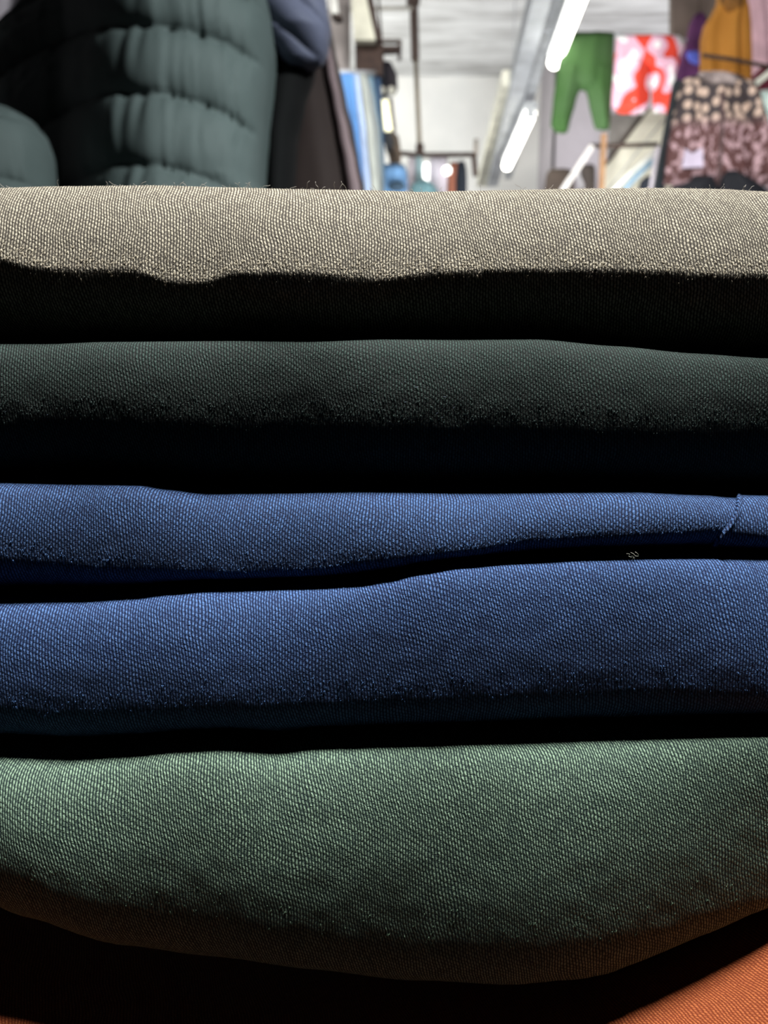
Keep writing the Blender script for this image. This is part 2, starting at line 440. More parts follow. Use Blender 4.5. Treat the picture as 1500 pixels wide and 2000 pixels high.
for j in range(B):
    for i in (0, A):
        a = i*(B+1)+j; fs.append((a, a+1, nt+a+1, nt+a))
orr = empty('folded_trousers', (0, 0.14, CZ-0.1315))
tag(orr, 'orange folded twill trousers, bottom of the stack, lit at the lower right corner', 'trousers')
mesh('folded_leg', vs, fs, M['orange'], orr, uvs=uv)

# display table carrying the stack
tb = empty('display_table', (0, 0.36, 0)); tag(tb, 'dark table under the stack of folded trousers', 'table')
TT = CZ - 0.1315
box('table_top', (0, 0.36, TT-0.0155), (1.1, 0.68, 0.03), M['table'], tb, 0.003)
for sx in (-1, 1):
    for sy in (-1, 1):
        box('leg', (sx*0.5, 0.36+sy*0.29, (TT-0.03)/2), (0.05, 0.05, TT-0.031), M['table'], tb, 0.003)

# stray fibres standing on the cloth
fib = mat('fibre', (214, 206, 196), 0.6)
fib_b = mat('fibre_pale_blue', (150, 168, 190), 0.6)
def hairs(k, n, m, where, size=1.0, name='lint_fuzz', rad=0.000022):
    V, F = [], []
    for _ in range(n):
        X = random.uniform(-0.075, 0.075); s = secs[k](X)
        pr = profile(k, X); j = random.randint(*where); y, z = pr[j]
        L = random.uniform(0.0004, 0.0013)*size; a = random.uniform(-1.2, 1.2)
        p = Vector((X, y+0.0001, z-0.0001)); pts = [p]; seg = 6
        for q in range(seg):
            a += random.uniform(-0.5, 0.5)*1.2
            p = p + Vector((math.sin(a), random.uniform(-0.5, 0.2), abs(math.cos(a))*0.8))*(L/seg); pts.append(p)
        v, f = tube('h', pts, rad, None, n=5, build=False); o = len(V); V += v; F += [tuple(o+i for i in g) for g in f]
    o = mesh(name, V, F, m, roots[k]); o['kind'] = 'stuff'; return o
hairs(0, 900, fib, (4, 9), 0.40)
h2 = hairs(0, 80, fib, (4, 8), 1.7, 'loose_fibres', 0.000032)
def nap(k, n, c, lo_, hi_, dens=0.5):                          # thread loops standing off the nose of a fold
    V, F = [], []; m = mat('nap_%d' % k, c, 0.8)
    for _ in range(n):
        X = random.uniform(-0.08, 0.08); pr = profile(k, X); j = int(random.triangular(lo_, hi_, lo_ + (hi_-lo_)*dens))
        j = max(6, min(len(pr)-3, j)); y, z = pr[j]; L = sum(math.hypot(pr[q][0]-pr[q-1][0], pr[q][1]-pr[q-1][1]) for q in range(1, j+1))
        y -= wob(k, X, L); ty, tz = pr[j+1][0]-pr[j-1][0], pr[j+1][1]-pr[j-1][1]; ln = math.hypot(ty, tz) or 1
        nrm = Vector((0, tz/ln, -ty/ln)); dn = Vector((random.uniform(-0.5, 0.3), ty/ln, tz/ln)).normalized()
        p = Vector((X, y, z)); s_ = random.uniform(0.00016, 0.00034); h = random.uniform(0.00001, 0.00006)
        pts = [p - dn*s_ - nrm*0.00004, p - dn*s_*0.5 + nrm*h, p + nrm*h*1.2, p + dn*s_*0.5 + nrm*h, p + dn*s_ - nrm*0.00004]
        v, f = tube('h', pts, random.uniform(0.00004, 0.00007), None, n=6, build=False); o = len(V); V += v; F += [tuple(o+i for i in g) for g in f]
    o = mesh('thread_loops', V, F, m, roots[k]); o['kind'] = 'stuff'; return o
N0 = 5 + NU
nap(0, 2000, (176, 166, 146), N0-9, N0+4, 0.65)
nap(1, 1300, (50, 68, 65), N0-9, N0+4, 0.6)
nap(2, 800, (60, 92, 136), N0-7, N0+4, 0.6)
nap(3, 800, (62, 94, 138), N0-7, N0+4, 0.6)
nap(4, 300, (100, 124, 102), N0-6, N0+3, 0.6)
hairs(1, 60, fib_b, (N0-14, N0), 0.6)
hairs(3, 60, fib_b, (6, 12), 0.5)
# pinch of lint caught between the two blue folds
V, F = [], []
c0 = P(1236, 1084, secs[3](0.04)['Yc']-0.0004)
for _ in range(7):
    p = c0 + Vector((random.uniform(-0.0010, 0.0010), random.uniform(-0.0002, 0.0002), random.uniform(-0.0004, 0.0002))); pts = [p]; a = random.uniform(0, 6)
    for q in range(7):
        a += random.uniform(-0.9, 0.9); p = p + Vector((math.cos(a), 0.2*math.sin(3*a), 0.6*math.sin(a)))*0.00014; pts.append(p)
    v, f = tube('h', pts, 0.00003, None, n=5, build=False); o = len(V); V += v; F += [tuple(o+i for i in g) for g in f]
tag(mesh('lint_clump', V, F, mat('lint', (200, 205, 190), 0.7)), 'tiny pale knot of lint caught between the two navy folds', 'lint')

# ================================================================ PUFFER JACKET AND BROWN COAT BEHIND THE STACK
puff = mat('puffer_shell', (88, 99, 98), 0.68, (80, 91, 90), 14, spec=0.2, bump=0.002)
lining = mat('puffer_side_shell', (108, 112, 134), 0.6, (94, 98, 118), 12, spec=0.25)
coatm = mat('brown_coat_cloth', (70, 58, 55), 0.75, (62, 50, 48), 10, sheen=0.1)
SEAMS = [(-310, .0008), (-190, .0008), (-78, .0008), (40, .0005), (137, .0006), (249, .0010), (372, .0013), (500, .0013), (640, .0012)]
def seam_y(k, px):
    d = px - 320
    return SEAMS[k][0] + SEAMS[k][1]*(d*d if d > 0 else d*d*1.8)*(1 if abs(d) < 260 else 260/abs(d))
def puffer_fold(amp, wr=1.0, cx=0.0, phase=0.0):
    def fn(c, f, px, py):
        ys = [seam_y(k, px+cx) for k in range(len(SEAMS))]
        b = 0.3
        for a, d in zip(ys, ys[1:]):
            if a <= py < d:
                t = (py-a)/(d-a); b = (4*t*(1-t))**0.36
                e = min(t, 1-t)
                w_ = noise.noise(Vector((px*0.028+a, a*0.7, phase)))*math.exp(-e*5) + 0.55*noise.noise(Vector((px*0.018 + py*0.006, a, 3.0+phase)))
                b += 0.22*wr*w_
                for cxp in (312, 338, 492, 505):
                    b -= 0.24*wr*math.exp(-((px + (py-a)*0.12 - cxp)/7.0)**2)*(0.5+0.5*math.cos(3*t))
                break
        return amp*b
    return fn
jk = empty('puffer_jacket', P(330, 900, 1.02))
tag(jk, 'dark green quilted puffer jacket hanging behind the stack at the upper left', 'jacket')
loft('torso', [(-330,340,430),(-220,280,480),(-100,215,520),(0,142,526),(60,64,536),(110,2,538),(150,-40,534),(260,-60,522),(330,-60,516),(370,-60,514),(520,-60,560),(650,-60,560)],
     1.06, 0.12, puff, jk, puffer_fold(0.024), nx=260, ny=190, power=0.7, taper=False,
     shift=lambda px: 0.0000050*max(0, 365-px)**2 if px > 200 else 0.1361 + 0.0005*(200-px))
loft('sleeve', [(212,-150,0),(222,-160,40),(238,-165,64),(262,-168,82),(300,-170,92),(420,-175,104),(700,-175,90)],
     0.93, 0.06, puff, jk, puffer_fold(0.014, 1.2, 300, 5.0), nx=120, ny=120, power=0.9)
def shoulder_fold(c, f, px, py):
    q = (py - 0.72*(px-545) + 70)/70.0
    return 0.012*(abs(math.sin(math.pi*q))**0.45) if q > -3 else 0.01
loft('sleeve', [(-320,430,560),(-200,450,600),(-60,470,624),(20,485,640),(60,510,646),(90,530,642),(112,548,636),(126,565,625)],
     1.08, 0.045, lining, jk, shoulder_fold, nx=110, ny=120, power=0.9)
loft('dark_side', [(70,520,612),(90,525,622),(140,528,616),(200,525,596),(280,520,580),(400,520,572),(640,520,575)],
     1.13, 0.05, mat('gap_shade', (7, 8, 9), 0.9), jk, None, nx=60, ny=60, power=0.9)  # black sheet added for the shade in the gap beside the torso
# shoulder panel seen at the right of the yoke
rail = empty('clothes_rail', (-0.15, 1.10, P(300, -420, 1.10).z)); tag(rail, 'metal clothes rail above the puffer jacket', 'rail')
RZ = P(300, -420, 1.10).z
tube('bar', [Vector((-1.1, 1.10, RZ)), Vector((0.16, 1.10, RZ))], 0.014, M['steel'], rail)
tube('bar', [Vector((-1.1, 1.36, RZ)), Vector((0.16, 1.36, RZ))], 0.014, M['steel'], rail)
for X in (-1.05, 0.12):
    tube('cross_piece', [Vector((X, 1.08, RZ)), Vector((X, 1.38, RZ))], 0.012, M['steel'], rail)
    tube('drop_rod', [Vector((X, 1.22, RZ)), Vector((X, 1.22, CZ+CEIL))], 0.012, M['steel'], rail)
def hanger(px, py, Y, wpx, zr):
    h = empty('clothes_hanger', P(px, py, Y)); p = P(px, py, Y)
    tube('shoulder_bar', [P(px-wpx, py+25, Y), P(px-wpx*.5, py+8, Y), p, P(px+wpx*.5, py+8, Y), P(px+wpx, py+25, Y)], 0.006, M['wood'], h)
    hook = [p]; top = zr
    hook.append(Vector((p.x, p.y, zr-0.03)))
    for q in range(7):
        a = math.pi*(1.0 - q/6*1.25); hook.append(Vector((p.x+0.017+0.017*math.cos(a), p.y, zr + 0.0 + 0.017*math.sin(a))))
    tube('hook', hook, 0.0025, M['steel'], h)
    return h
hg = hanger(305, -325, 1.10, 100, RZ); tag(hg, 'wooden hanger inside the dark green puffer jacket', 'hanger')

ct = empty('brown_coat', P(640, 700, 1.34)); tag(ct, 'dark brown coat hanging just right of the puffer jacket', 'coat')
def coat_fold(c, f, px, py):
    return 0.004*math.exp(-((c-0.84)/0.09)**2) + 0.02*math.exp(-((c-0.25)/0.25)**2)*f + 0.003*math.sin(c*9+f*4)
loft('coat_body', [(-160,470,600),(-40,500,628),(20,520,640),(60,535,648),(100,535,655),(140,530,664),(200,522,677),(260,515,691),(320,510,702),(370,505,712),(600,490,760)],
     1.36, 0.07, coatm, ct, coat_fold, nx=120, ny=60, power=0.9, taper=False)
o = loft('edge_highlight', [(66,628,640),(140,637,655),(200,649,667),(260,660,681),(320,672,694),(372,680,704),(430,690,714)], 1.295, 0.012, mat('coat_highlight', (196, 170, 174), 0.55), ct, None, nx=32, ny=30); o['label'] = 'painted highlight along the coat edge'  # light on the coat's fold ridge, put into a paler strip
hg2 = hanger(560, -170, 1.36, 55, RZ); tag(hg2, 'wooden hanger inside the dark brown coat', 'hanger')

# pale clothes hanging behind the jacket, top left corner
for i, (rw, Y, c, lab) in enumerate([
    ([(-140,-60,62),(0,-70,70),(110,-80,52),(330,-90,30)], 1.75, (190,186,196), 'pale grey garment hanging at the far left edge behind the jacket'),
    ([(-140,60,92),(0,52,84),(60,36,70),(120,10,40),(330,-10,30)], 1.62, (58,62,60), 'dark grey garment hanging between pale ones, upper left corner'),
    ([(-140,78,112),(0,70,108),(100,60,100),(330,60,100)], 1.85, (206,204,214), 'lilac white garment hanging left of the jacket shoulder'),
    ([(-140,104,176),(0,98,170),(100,90,160),(330,90,160)], 2.0, (222,218,208), 'cream garment showing just above the jacket shoulder')]):
    o = loft('hanging_garment', rw, Y, 0.03, mat('garment_cloth_%d' % i, c, 0.85), None, folds(0.008, 9, i), nx=48, ny=24)
    tag(o, lab, 'garment', 'pale garments behind the jacket')
rl = tube('clothes_rail', [P(-160, -150, 1.85), P(240, -150, 1.85)], 0.016, M['steel']); tag(rl, 'metal rail above the pale garments, upper left', 'rail')

# ================================================================ LEFT SIDE OF THE SHOP
row = [([(146,664,691),(200,672,696),(260,684,702),(330,697,708),(370,703,712),(480,710,720)], 3.0, (104,158,222), 'sky blue garment, first of the row right of the brown coat'),
       ([(147,686,702),(200,690,708),(260,697,716),(370,706,724),(480,712,736)], 3.15, (196,216,246), 'pale blue garment hanging beside the sky blue one'),
       ([(147,699,713),(200,704,722),(260,711,731),(370,718,741),(480,726,752)], 3.3, (206,212,204), 'off white garment in the middle of the left row'),
       ([(148,708,720),(200,716,731),(260,725,742),(370,738,748),(480,746,760)], 3.45, (168,176,176), 'grey garment in the left row of clothes'),
       ([(148,718,728),(200,724,736),(260,732,745),(370,742,752),(480,750,762)], 3.6, (150,186,208), 'light steel blue garment in the left row'),
       ([(148,726,742),(160,730,744),(200,734,746),(260,740,750),(370,745,752),(480,750,760)], 3.75, (72,100,134), 'dark slate blue garment at the right end of the left row')]
for i, (rw, Y, c, lab) in enumerate(row):
    o = loft('hanging_garment', rw, Y, 0.05, mat('row_cloth_%d' % i, c, 0.85), None, folds(0.012, 7, i*1.3), nx=40, ny=24)
    tag(o, lab, 'garment', 'row of clothes along the left side')
o = tube('clothes_rail', [P(655, 143, 2.95), P(742, 143, 3.85)], 0.012, M['steel']); tag(o, 'thin rail carrying the blue and white row of clothes', 'rail')
struct(beam('trim_3', P(664, 560, 3.9), P(664, -200, 3.9), 0.095, 0.10, M['pale']))
lf = empty('strip_light', P(712, 48, 3.6)); tag(lf, 'short cream strip light above the brown board, left of the hanging pole', 'lamp')
slab('diffuser', [(682,-40),(708,-40),(734,78),(692,78)], 3.6, 0.05, mat('lamp_cream', (250,248,226), 0.5), lf)
slab('housing', [(708,-40),(722,-40),(744,74),(734,78)], 3.6, 0.06, M['rust'], lf)
lf2 = empty('strip_light', P(655, 10, 3.3)); tag(lf2, 'small white lamp with a dark end cap at the coat shoulder', 'lamp')
slab('diffuser', [(642,-40),(654,-40),(662,26),(646,26)], 3.3, 0.04, mat('lamp_white', (248,248,240), 0.5), lf2)
slab('end_cap', [(646,26),(664,26),(670,34),(656,36)], 3.3, 0.05, M['rust'], lf2)
lf3 = empty('strip_light', P(757, 225, 4.2)); tag(lf3, 'bright narrow strip light under the dark hanging bag', 'lamp')
slab('diffuser', [(743,194),(759,194),(766,252),(752,254)], 4.2, 0.04, glow('strip_glow', (255, 252, 214), 1.1), lf3)
slab('housing', [(762,190),(766,190),(773,252),(768,254)], 4.2, 0.05, M['rust'], lf3)
tube('cord', [P(752,194,4.22), P(748,120,4.22), P(735,-60,4.22)], 0.006, M['rust'], lf3)
bd = slab('wooden_board', [(693,80),(745,80),(748,108),(746,146),(694,140)], 3.7, 0.06, M['wood']); tag(bd, 'dark brown board hanging on the pale post under the strip light', 'board')
fr = empty('wooden_bracket', P(766, 96, 3.75)); tag(fr, 'small dark wooden bracket right of the brown board', 'frame')
slab('upright', [(738,60),(746,60),(748,146),(739,146)], 3.76, 0.04, M['wood'], fr)
slab('rail', [(746,88),(784,88),(784,100),(747,101)], 3.76, 0.04, M['wood'], fr)
slab('rail', [(746,75),(784,75),(784,79),(746,79)], 3.76, 0.04, mat('grey_wood', (150,140,132), 0.7), fr)
slab('upright', [(778,77),(785,77),(784,113),(777,113)], 3.76, 0.04, M['wood'], fr)
# dark bag with two pale knobs
bg = empty('hanging_bag', P(752, 150, 3.9)); tag(bg, 'black hanging bag with a rounded grey brown side and two pale buckles', 'bag')
loft('bag_body', [(112,728,744),(130,730,752),(160,735,755),(190,740,757)], 3.92, 0.06, mat('bag_black', (22,28,40), 0.7), bg, folds(0.01, 5), nx=32, ny=16)
loft('dark_side', [(122,748,754),(130,748,767),(150,748,776),(172,750,777),(184,756,772)], 3.95, 0.06, mat('bag_taupe', (46,42,48), 0.7), bg, None, nx=32, ny=16)
ball('buckle', P(744, 177, 3.82), 0.019, M['duct'], bg); ball('buckle', P(764, 177, 3.82), 0.019, M['duct'], bg)
db = empty('hanging_bag', P(768, 290, 4.3)); tag(db, 'dark brown bag bundle hanging under the bright narrow strip light', 'bag')
loft('bag_body', [(256,750,768),(270,752,779),(290,754,782),(310,760,784),(330,762,778)], 4.3, 0.06, mat('bag_brown', (104,90,78), 0.8, (60,54,48), 30), db, folds(0.02, 6), nx=32, ny=18)
loft('pouch', [(258,750,764),(275,750,768),(296,754,766)], 4.24, 0.03, mat('pouch_dark', (48,50,54), 0.8), db, None, nx=24, ny=10)
tube('strap', [P(766,258,4.3), P(764,225,4.3), P(760,190,4.3)], 0.006, M['rust'], db)
bl = empty('blue_bag', P(770, 345, 4.1)); tag(bl, 'bright blue bag with a dark opening at the stack horizon', 'bag')
loft('bag_body', [(322,748,790),(335,744,795),(360,742,796),(430,744,796)], 4.1, 0.08, mat('bag_blue', (84,120,158), 0.7), bl, folds(0.012, 5), nx=40, ny=18)
ball('opening', P(775, 364, 3.99), 0.036, mat('opening_dark', (28,44,58), 0.9), bl, (1.2, 0.5, 0.7))

def rack(x0, x1, py, Y, dep, lab):                          # tall rack whose top shelf carries things at the horizon
    p, q = P(x0, py, Y), P(x1, py, Y); z = p.z; r_ = empty('storage_rack', ((p.x+q.x)/2, Y, 0)); tag(r_, lab, 'rack')
    box('shelf', ((p.x+q.x)/2, Y, z-0.0125), (q.x-p.x, dep, 0.024), M['steel'], r_, 0.003)
    for X in (p.x+0.02, q.x-0.02):
        for s_ in (-1, 1): box('leg', (X, Y+s_*(dep/2-0.02), (z-0.025)/2), (0.03, 0.03, z-0.026), M['steel'], r_)
rack(738, 802, 430, 4.1, 0.30, 'tall steel rack under the bright blue bag')
rack(792, 866, 470, 5.0, 0.20, 'tall steel rack under the grey teal bundle')
rack(1052, 1166, 420, 5.35, 0.50, 'tall steel rack under the brown sack and box')
rack(1236, 1292, 420, 4.2, 0.20, 'tall steel rack under the dark bundle')
# ================================================================ HANGING POLE WITH CROSS RAIL
hp = empty('hanging_rail', P(812, 302, 5.2)); tag(hp, 'brown iron pole dropping from the ceiling to a level cross rail', 'rail')
tube('pole', [P(811, 118, 5.2), P(808, 0, 5.2), Vector((P(805, -60, 5.2).x, 5.2, CZ+CEIL))], 0.026, M['rust'], hp)
tube('rod', [P(820, 300, 5.2), P(812, 118, 5.2)], 0.015, mat('rod_iron', (150,140,122), 0.6), hp)
tube('collar', [P(807, 8, 5.2), P(807, -6, 5.2)], 0.042, M['rust'], hp)
tube('joint', [P(820, 302, 5.2), P(820, 282, 5.2)], 0.026, M['rust'], hp)
tube('cross_bar', [P(768, 298, 5.2), P(820, 303, 5.2), P(926, 302, 5.2)], 0.015, M['rust'], hp)
tube('end_drop', [P(925, 300, 5.2), P(929, 344, 5.2)], 0.018, M['rust'], hp)
tube('end_stub', [P(929, 304, 5.2), P(930, 272, 5.2)], 0.014, mat('stub_iron', (170,160,150), 0.6), hp)
o = tube('ceiling_conduit', [P(640, 22, 5.0), P(700, 17, 5.0), P(806, 16, 5.0)], 0.010, mat('conduit', (190,186,176), 0.6)); tag(o, 'thin pale conduit running level from the left to the pole', 'pipe')
for i, (rw, Y, c, lab) in enumerate([
    ([(308,798,812),(330,796,812),(372,794,814),(470,794,814)], 5.25, (222,214,222), 'pale pink white garment on the cross rail, left of the pole'),
    ([(306,812,824),(330,812,826),(372,812,828),(470,812,828)], 5.2, (176,208,214), 'pale teal garment directly under the pole'),
    ([(308,840,872),(330,838,874),(372,838,876),(470,838,876)], 5.3, (232,226,238), 'white garment on the cross rail, left of the dark one'),
    ([(318,880,898),(332,876,900),(350,874,902),(372,873,902),(470,873,902)], 5.2, (164,104,84), 'rust brown garment on the cross rail'),
    ([(316,894,908),(332,892,911),(350,890,912),(372,890,912),(470,890,912)], 5.08, (34,40,50), 'near black garment hanging over the rust brown one')]):
    o = loft('hanging_garment', rw, Y, 0.05, mat('rail_cloth_%d' % i, c, 0.85), None, folds(0.012, 6, i), nx=32, ny=18)
    tag(o, lab, 'garment', 'clothes on the cross rail')
    tube('hook', [P((rw[0][1]+rw[0][2])/2, rw[0][0]+3, Y), P((rw[0][1]+rw[0][2])/2, 303, 5.2)], 0.004, M['steel'], o, n=6)
lb = empty('light_bulb', P(873, 333, 4.9)); tag(lb, 'small round lit bulb beside the rust brown garment', 'lamp')
ball('globe', P(873, 333, 4.9), 0.026, M['bulb'], lb)
tube('flex', [P(873, 325, 4.9), P(874, 303, 5.18)], 0.003, M['rust'], lb)
wl = empty('floor_lamp', P(833, 340, 5.6)); tag(wl, 'bright white upright lamp shade just right of the pole at the stack horizon', 'lamp')
slab('shade', [(828,318),(838,318),(842,356),(826,352)], 5.6, 0.10, M['bulb'], wl)
tube('stem', [P(834, 352, 5.65), Vector((P(834, 352, 5.65).x, 5.65, 0))], 0.012, M['steel'], wl)
o = loft('teal_bundle', [(352,818,834),(360,806,846),(372,800,856),(470,800,860)], 5.0, 0.08, mat('bundle_teal', (112,150,158), 0.85), None, folds(0.02, 5), nx=32, ny=14)
tag(o, 'grey teal bundle of cloth on the horizon below the pole', 'clothes')

# ================================================================ LAMP ROW, DUCT
def tube_lamp(a, b, z, lab):
    p, q = PZ(a[0], a[1], z), PZ(b[0], b[1], z)
    r_ = empty('tube_light', (p+q)/2); tag(r_, lab, 'lamp', None)
    d = (q-p).normalized(); up = Vector((0, 0, 1))
    beam('housing', p + up*0.05, q + up*0.05, 0.09, 0.05, M['steel_l'], r_, 0.008)
    tube('tube', [p, q], 0.037, M['tube'], r_, n=16)
    beam('end_cap', p - d*0.02, p + d*0.001, 0.06, 0.06, M['steel_l'], r_, 0.004)
    beam('end_cap', q - d*0.001, q + d*0.02, 0.06, 0.06, M['steel_l'], r_, 0.004)
    for f in (0.2, 0.8):
        c = p + (q-p)*f
        tube('hanger_wire', [c + up*0.075, c + up*(CEIL - z)], 0.003, M['steel'], r_, n=6)
    return r_
tube_lamp((1152, -62), (1083, 122), 1.70, 'nearer long glowing tube light cut by the top of the frame')
tube_lamp((1036, 222), (990, 324), 1.70, 'farther glowing tube light, short and low along the grey girder')
du = beam('cream_duct', PZ(1000, 150, 1.88), PZ(944, 356, 1.88), 0.13, 0.09, M['duct'], bev=0.01); tag(du, 'cream ceiling duct running back along the left of the grey girder', 'duct')
for f in (0.02, 0.98):
    pass

# ================================================================ RIGHT SIDE OF THE SHOP
wire = tube('clothes_line', [P(1060, 60, 4.4), P(1130, 66, 4.4), P(1200, 66, 4.4), P(1345, 78, 4.4), P(1560, 92, 4.4)], 0.004, M['steel']); tag(wire, 'thin line carrying the green trousers and the red and pink pair', 'line')
def trousers(rows_w, legs, Y, depth, m, lab, name='trousers'):
    r_ = empty(name, P((rows_w[0][1]+rows_w[0][2])/2, rows_w[-1][0], Y)); tag(r_, lab, 'trousers')
    loft('waist', rows_w, Y, depth, m, r_, folds(0.008, 5), nx=56, ny=20)
    for l_ in legs: loft('leg', l_, Y, depth*0.92, m, r_, folds(0.010, 4, l_[0][1]), nx=40, ny=24)
    return r_
gm = mat('bright_green_cloth', (66, 94, 58), 0.8, (54, 88, 42), 5)
trousers([(64,1112,1200),(90,1100,1199),(130,1090,1198),(168,1086,1196),(176,1092,1192)],
         [[(120,1094,1146),(160,1085,1138),(200,1080,1124),(245,1076,1112),(259,1086,1108)],
          [(120,1138,1198),(160,1140,1196),(200,1150,1194),(245,1160,1191),(253,1164,1190)]],
         4.4, 0.05, gm, 'bright green trousers hanging from the line, waist up, legs apart')
# red / pink / white print
t = NT('red_pink_print'); tc = t.n('ShaderNodeTexCoord'); mp = t.n('ShaderNodeMapping'); t.l(tc.outputs['Object'], mp.inputs[0]); mp.inputs['Location'].default_value = (3.1, 0, 0.55); mp.inputs['Scale'].default_value = (1, 0.2, 0.8)
nf = t.noise(mp.outputs[0], 7.0, 1)
cr = t.n('ShaderNodeValToRGB'); cr.color_ramp.interpolation = 'CONSTANT'; t.l(nf, cr.inputs[0])
els = cr.color_ramp.elements; els[0].position = 0; els[0].color = lin((40, 30, 60)); els[1].position = 0.30; els[1].color = lin((240, 238, 240))
for p_, c_ in ((0.38, (226, 178, 200)), (0.48, (222, 66, 46)), (0.60, (232, 190, 208)), (0.68, (244, 240, 240))):
    e_ = els.new(p_); e_.color = lin(c_)
t.l(cr.outputs[0], t.b.inputs['Base Color']); t.b.inputs['Roughness'].default_value = 0.8; M['print'] = t.m
trousers([(70,1204,1328),(90,1202,1338),(120,1200,1332),(134,1200,1326)],
         [[(110,1200,1270),(150,1197,1270),(190,1192,1268),(208,1192,1265),(222,1210,1258)],
          [(110,1268,1336),(140,1270,1326),(180,1275,1320),(215,1278,1312),(220,1280,1310)]],
         4.4, 0.05, M['print'], 'red, pink and white printed trousers next to the bright green pair')
# purple top with blue motif
pm = mat('purple_cloth', (92, 44, 92), 0.85, (70, 34, 72), 10)
pt = empty('purple_top', P(1350, 150, 4.1)); tag(pt, 'purple top with a blue motif, left of the mustard dress', 'top')
tube('hanging_loop', [P(1366, 34, 4.1), P(1368, -160, 4.1), Vector((P(1368, -160, 4.1).x, 4.1, CZ+CEIL))], 0.004, M['rust'], pt)
loft('bodice', [(28,1358,1374),(40,1350,1380),(64,1346,1378),(84,1344,1376),(100,1334,1376),(150,1322,1376),(230,1320,1378)], 4.1, 0.06, pm, pt, folds(0.02, 5), nx=48, ny=30)
o = loft('blue_motif', [(100,1342,1366),(108,1340,1372),(120,1346,1374),(126,1358,1372)], 4.02, 0.012, mat('motif_blue', (84, 96, 190), 0.8), pt, None, nx=24, ny=10); o['label'] = 'blue motif'
# mustard dress
md = empty('mustard_dress', P(1418, 150, 3.7)); tag(md, 'mustard yellow sleeveless dress hanging high at the right', 'dress')
mm = mat('mustard_cloth', (196, 134, 56), 0.8, (180, 120, 46), 6)
loft('skirt', [(-40,1408,1452),(0,1404,1454),(25,1392,1460),(50,1376,1463),(75,1371,1464),(110,1370,1465),(160,1372,1464),(250,1368,1468)], 3.7, 0.07, mm, md,
     lambda c, f, px, py: 0.02*math.sin(6*c+1.0)*(0.3+0.7*f) - 0.045*math.exp(-((c-0.42)/0.10)**2)*min(1, f*2.0), nx=80, ny=40)
loft('bodice', [(-90,1412,1448),(-30,1410,1450),(0,1408,1452),(24,1420,1446)], 3.64, 0.035, mat('bodice_dark', (96, 66, 40), 0.8, (160, 110, 50), 24), md, None, nx=32, ny=16)
# pink garment at the edge
o = loft('pink_curtain', [(-80,1452,1640),(0,1454,1640),(60,1462,1640),(110,1466,1640),(160,1468,1640),(300,1474,1640)], 4.0, 0.05, mat('pink_cloth', (232, 190, 202), 0.85), None, folds(0.012, 14), nx=90, ny=20)
tag(o, 'pale pink cloth hanging behind the mustard dress at the right edge', 'cloth')
struct(beam('trim_4', P(1366, -200, 4.9), P(1366, 560, 4.9), 0.33, 0.06, mat('grey_brown_board', (158, 142, 132), 0.9)))
o = tube('clothes_rail', [P(1372, 108, 3.45), P(1430, 116, 3.45), P(1520, 134, 3.45), P(1640, 158, 3.45)], 0.008, M['rust']); tag(o, 'thin dark rail crossing in front of the mustard dress', 'rail')
o = loft('maroon_garment', [(128,1492,1520),(140,1478,1540),(155,1462,1560),(175,1466,1560),(260,1480,1560)], 3.5, 0.05, mat('maroon_cloth', (104, 36, 52), 0.8), None, folds(0.01, 6), nx=40, ny=16)
tag(o, 'maroon garment at the right edge behind the printed blouse', 'garment')
st = slab('tube_light', [(1463,166),(1558,92),(1562,104),(1472,174)], 3.2, 0.04, mat('lamp_off_white', (236, 238, 222), 0.5)); tag(st, 'short white tube light pointing up to the right edge', 'lamp')
o = loft('teal_garment', [(178,1484,1560),(205,1486,1560),(212,1486,1560),(255,1490,1560),(330,1492,1560)], 3.3, 0.05, mat('teal_white', (140, 200, 198), 0.8, (214, 232, 224), 9), None, folds(0.01, 6), nx=40, ny=16)
tag(o, 'teal and white garment cut by the right edge behind the blouse', 'garment')

# printed blouse
t = NT('blouse_print'); b = t.b; tc = t.n('ShaderNodeTexCoord'); sp = t.n('ShaderNodeSeparateXYZ'); t.l(tc.outputs['Object'], sp.inputs[0])
mp = t.n('ShaderNodeMapping'); t.l(tc.outputs['Object'], mp.inputs[0]); cxz = t.n('ShaderNodeCombineXYZ'); t.l(sp.outputs[0], cxz.inputs[0]); t.l(t.math('MULTIPLY', sp.outputs[2], 0.8), cxz.inputs[1])
vo = t.n('ShaderNodeTexVoronoi', voronoi_dimensions='2D'); vo.inputs['Scale'].default_value = 30; vo.inputs['Randomness'].default_value = 0.6; t.l(cxz.outputs[0], vo.inputs['Vector'])
dots = t.n('ShaderNodeMapRange'); t.l(vo.outputs['Distance'], dots.inputs[0]); dots.inputs[1].default_value = 0.42; dots.inputs[2].default_value = 0.27
nz = t.n('ShaderNodeTexNoise'); nz.inputs['Scale'].default_value = 40; nz.inputs['Detail'].default_value = 3; t.l(cxz.outputs[0], nz.inputs['Vector'])
fl = t.n('ShaderNodeMapRange'); t.l(nz.outputs['Fac'], fl.inputs[0]); fl.inputs[1].default_value = 0.50; fl.inputs[2].default_value = 0.57
low = t.n('ShaderNodeMapRange'); t.l(sp.outputs[2], low.inputs[0]); low.inputs[1].default_value = 0.02; low.inputs[2].default_value = -0.02
f_ = t.math('ADD', t.math('MULTIPLY', dots.outputs[0], t.math('SUBTRACT', 1.0, low.outputs[0])), t.math('MULTIPLY', fl.outputs[0], low.outputs[0]))
base = t.mix(low.outputs[0], lin((44, 36, 38)), lin((74, 44, 42)))
lightc = t.mix(low.outputs[0], lin((172, 150, 134)), lin((158, 130, 134)))
t.l(t.mix(f_, base, lightc), b.inputs['Base Color']); b.inputs['Roughness'].default_value = 0.8; M['blouse'] = t.m
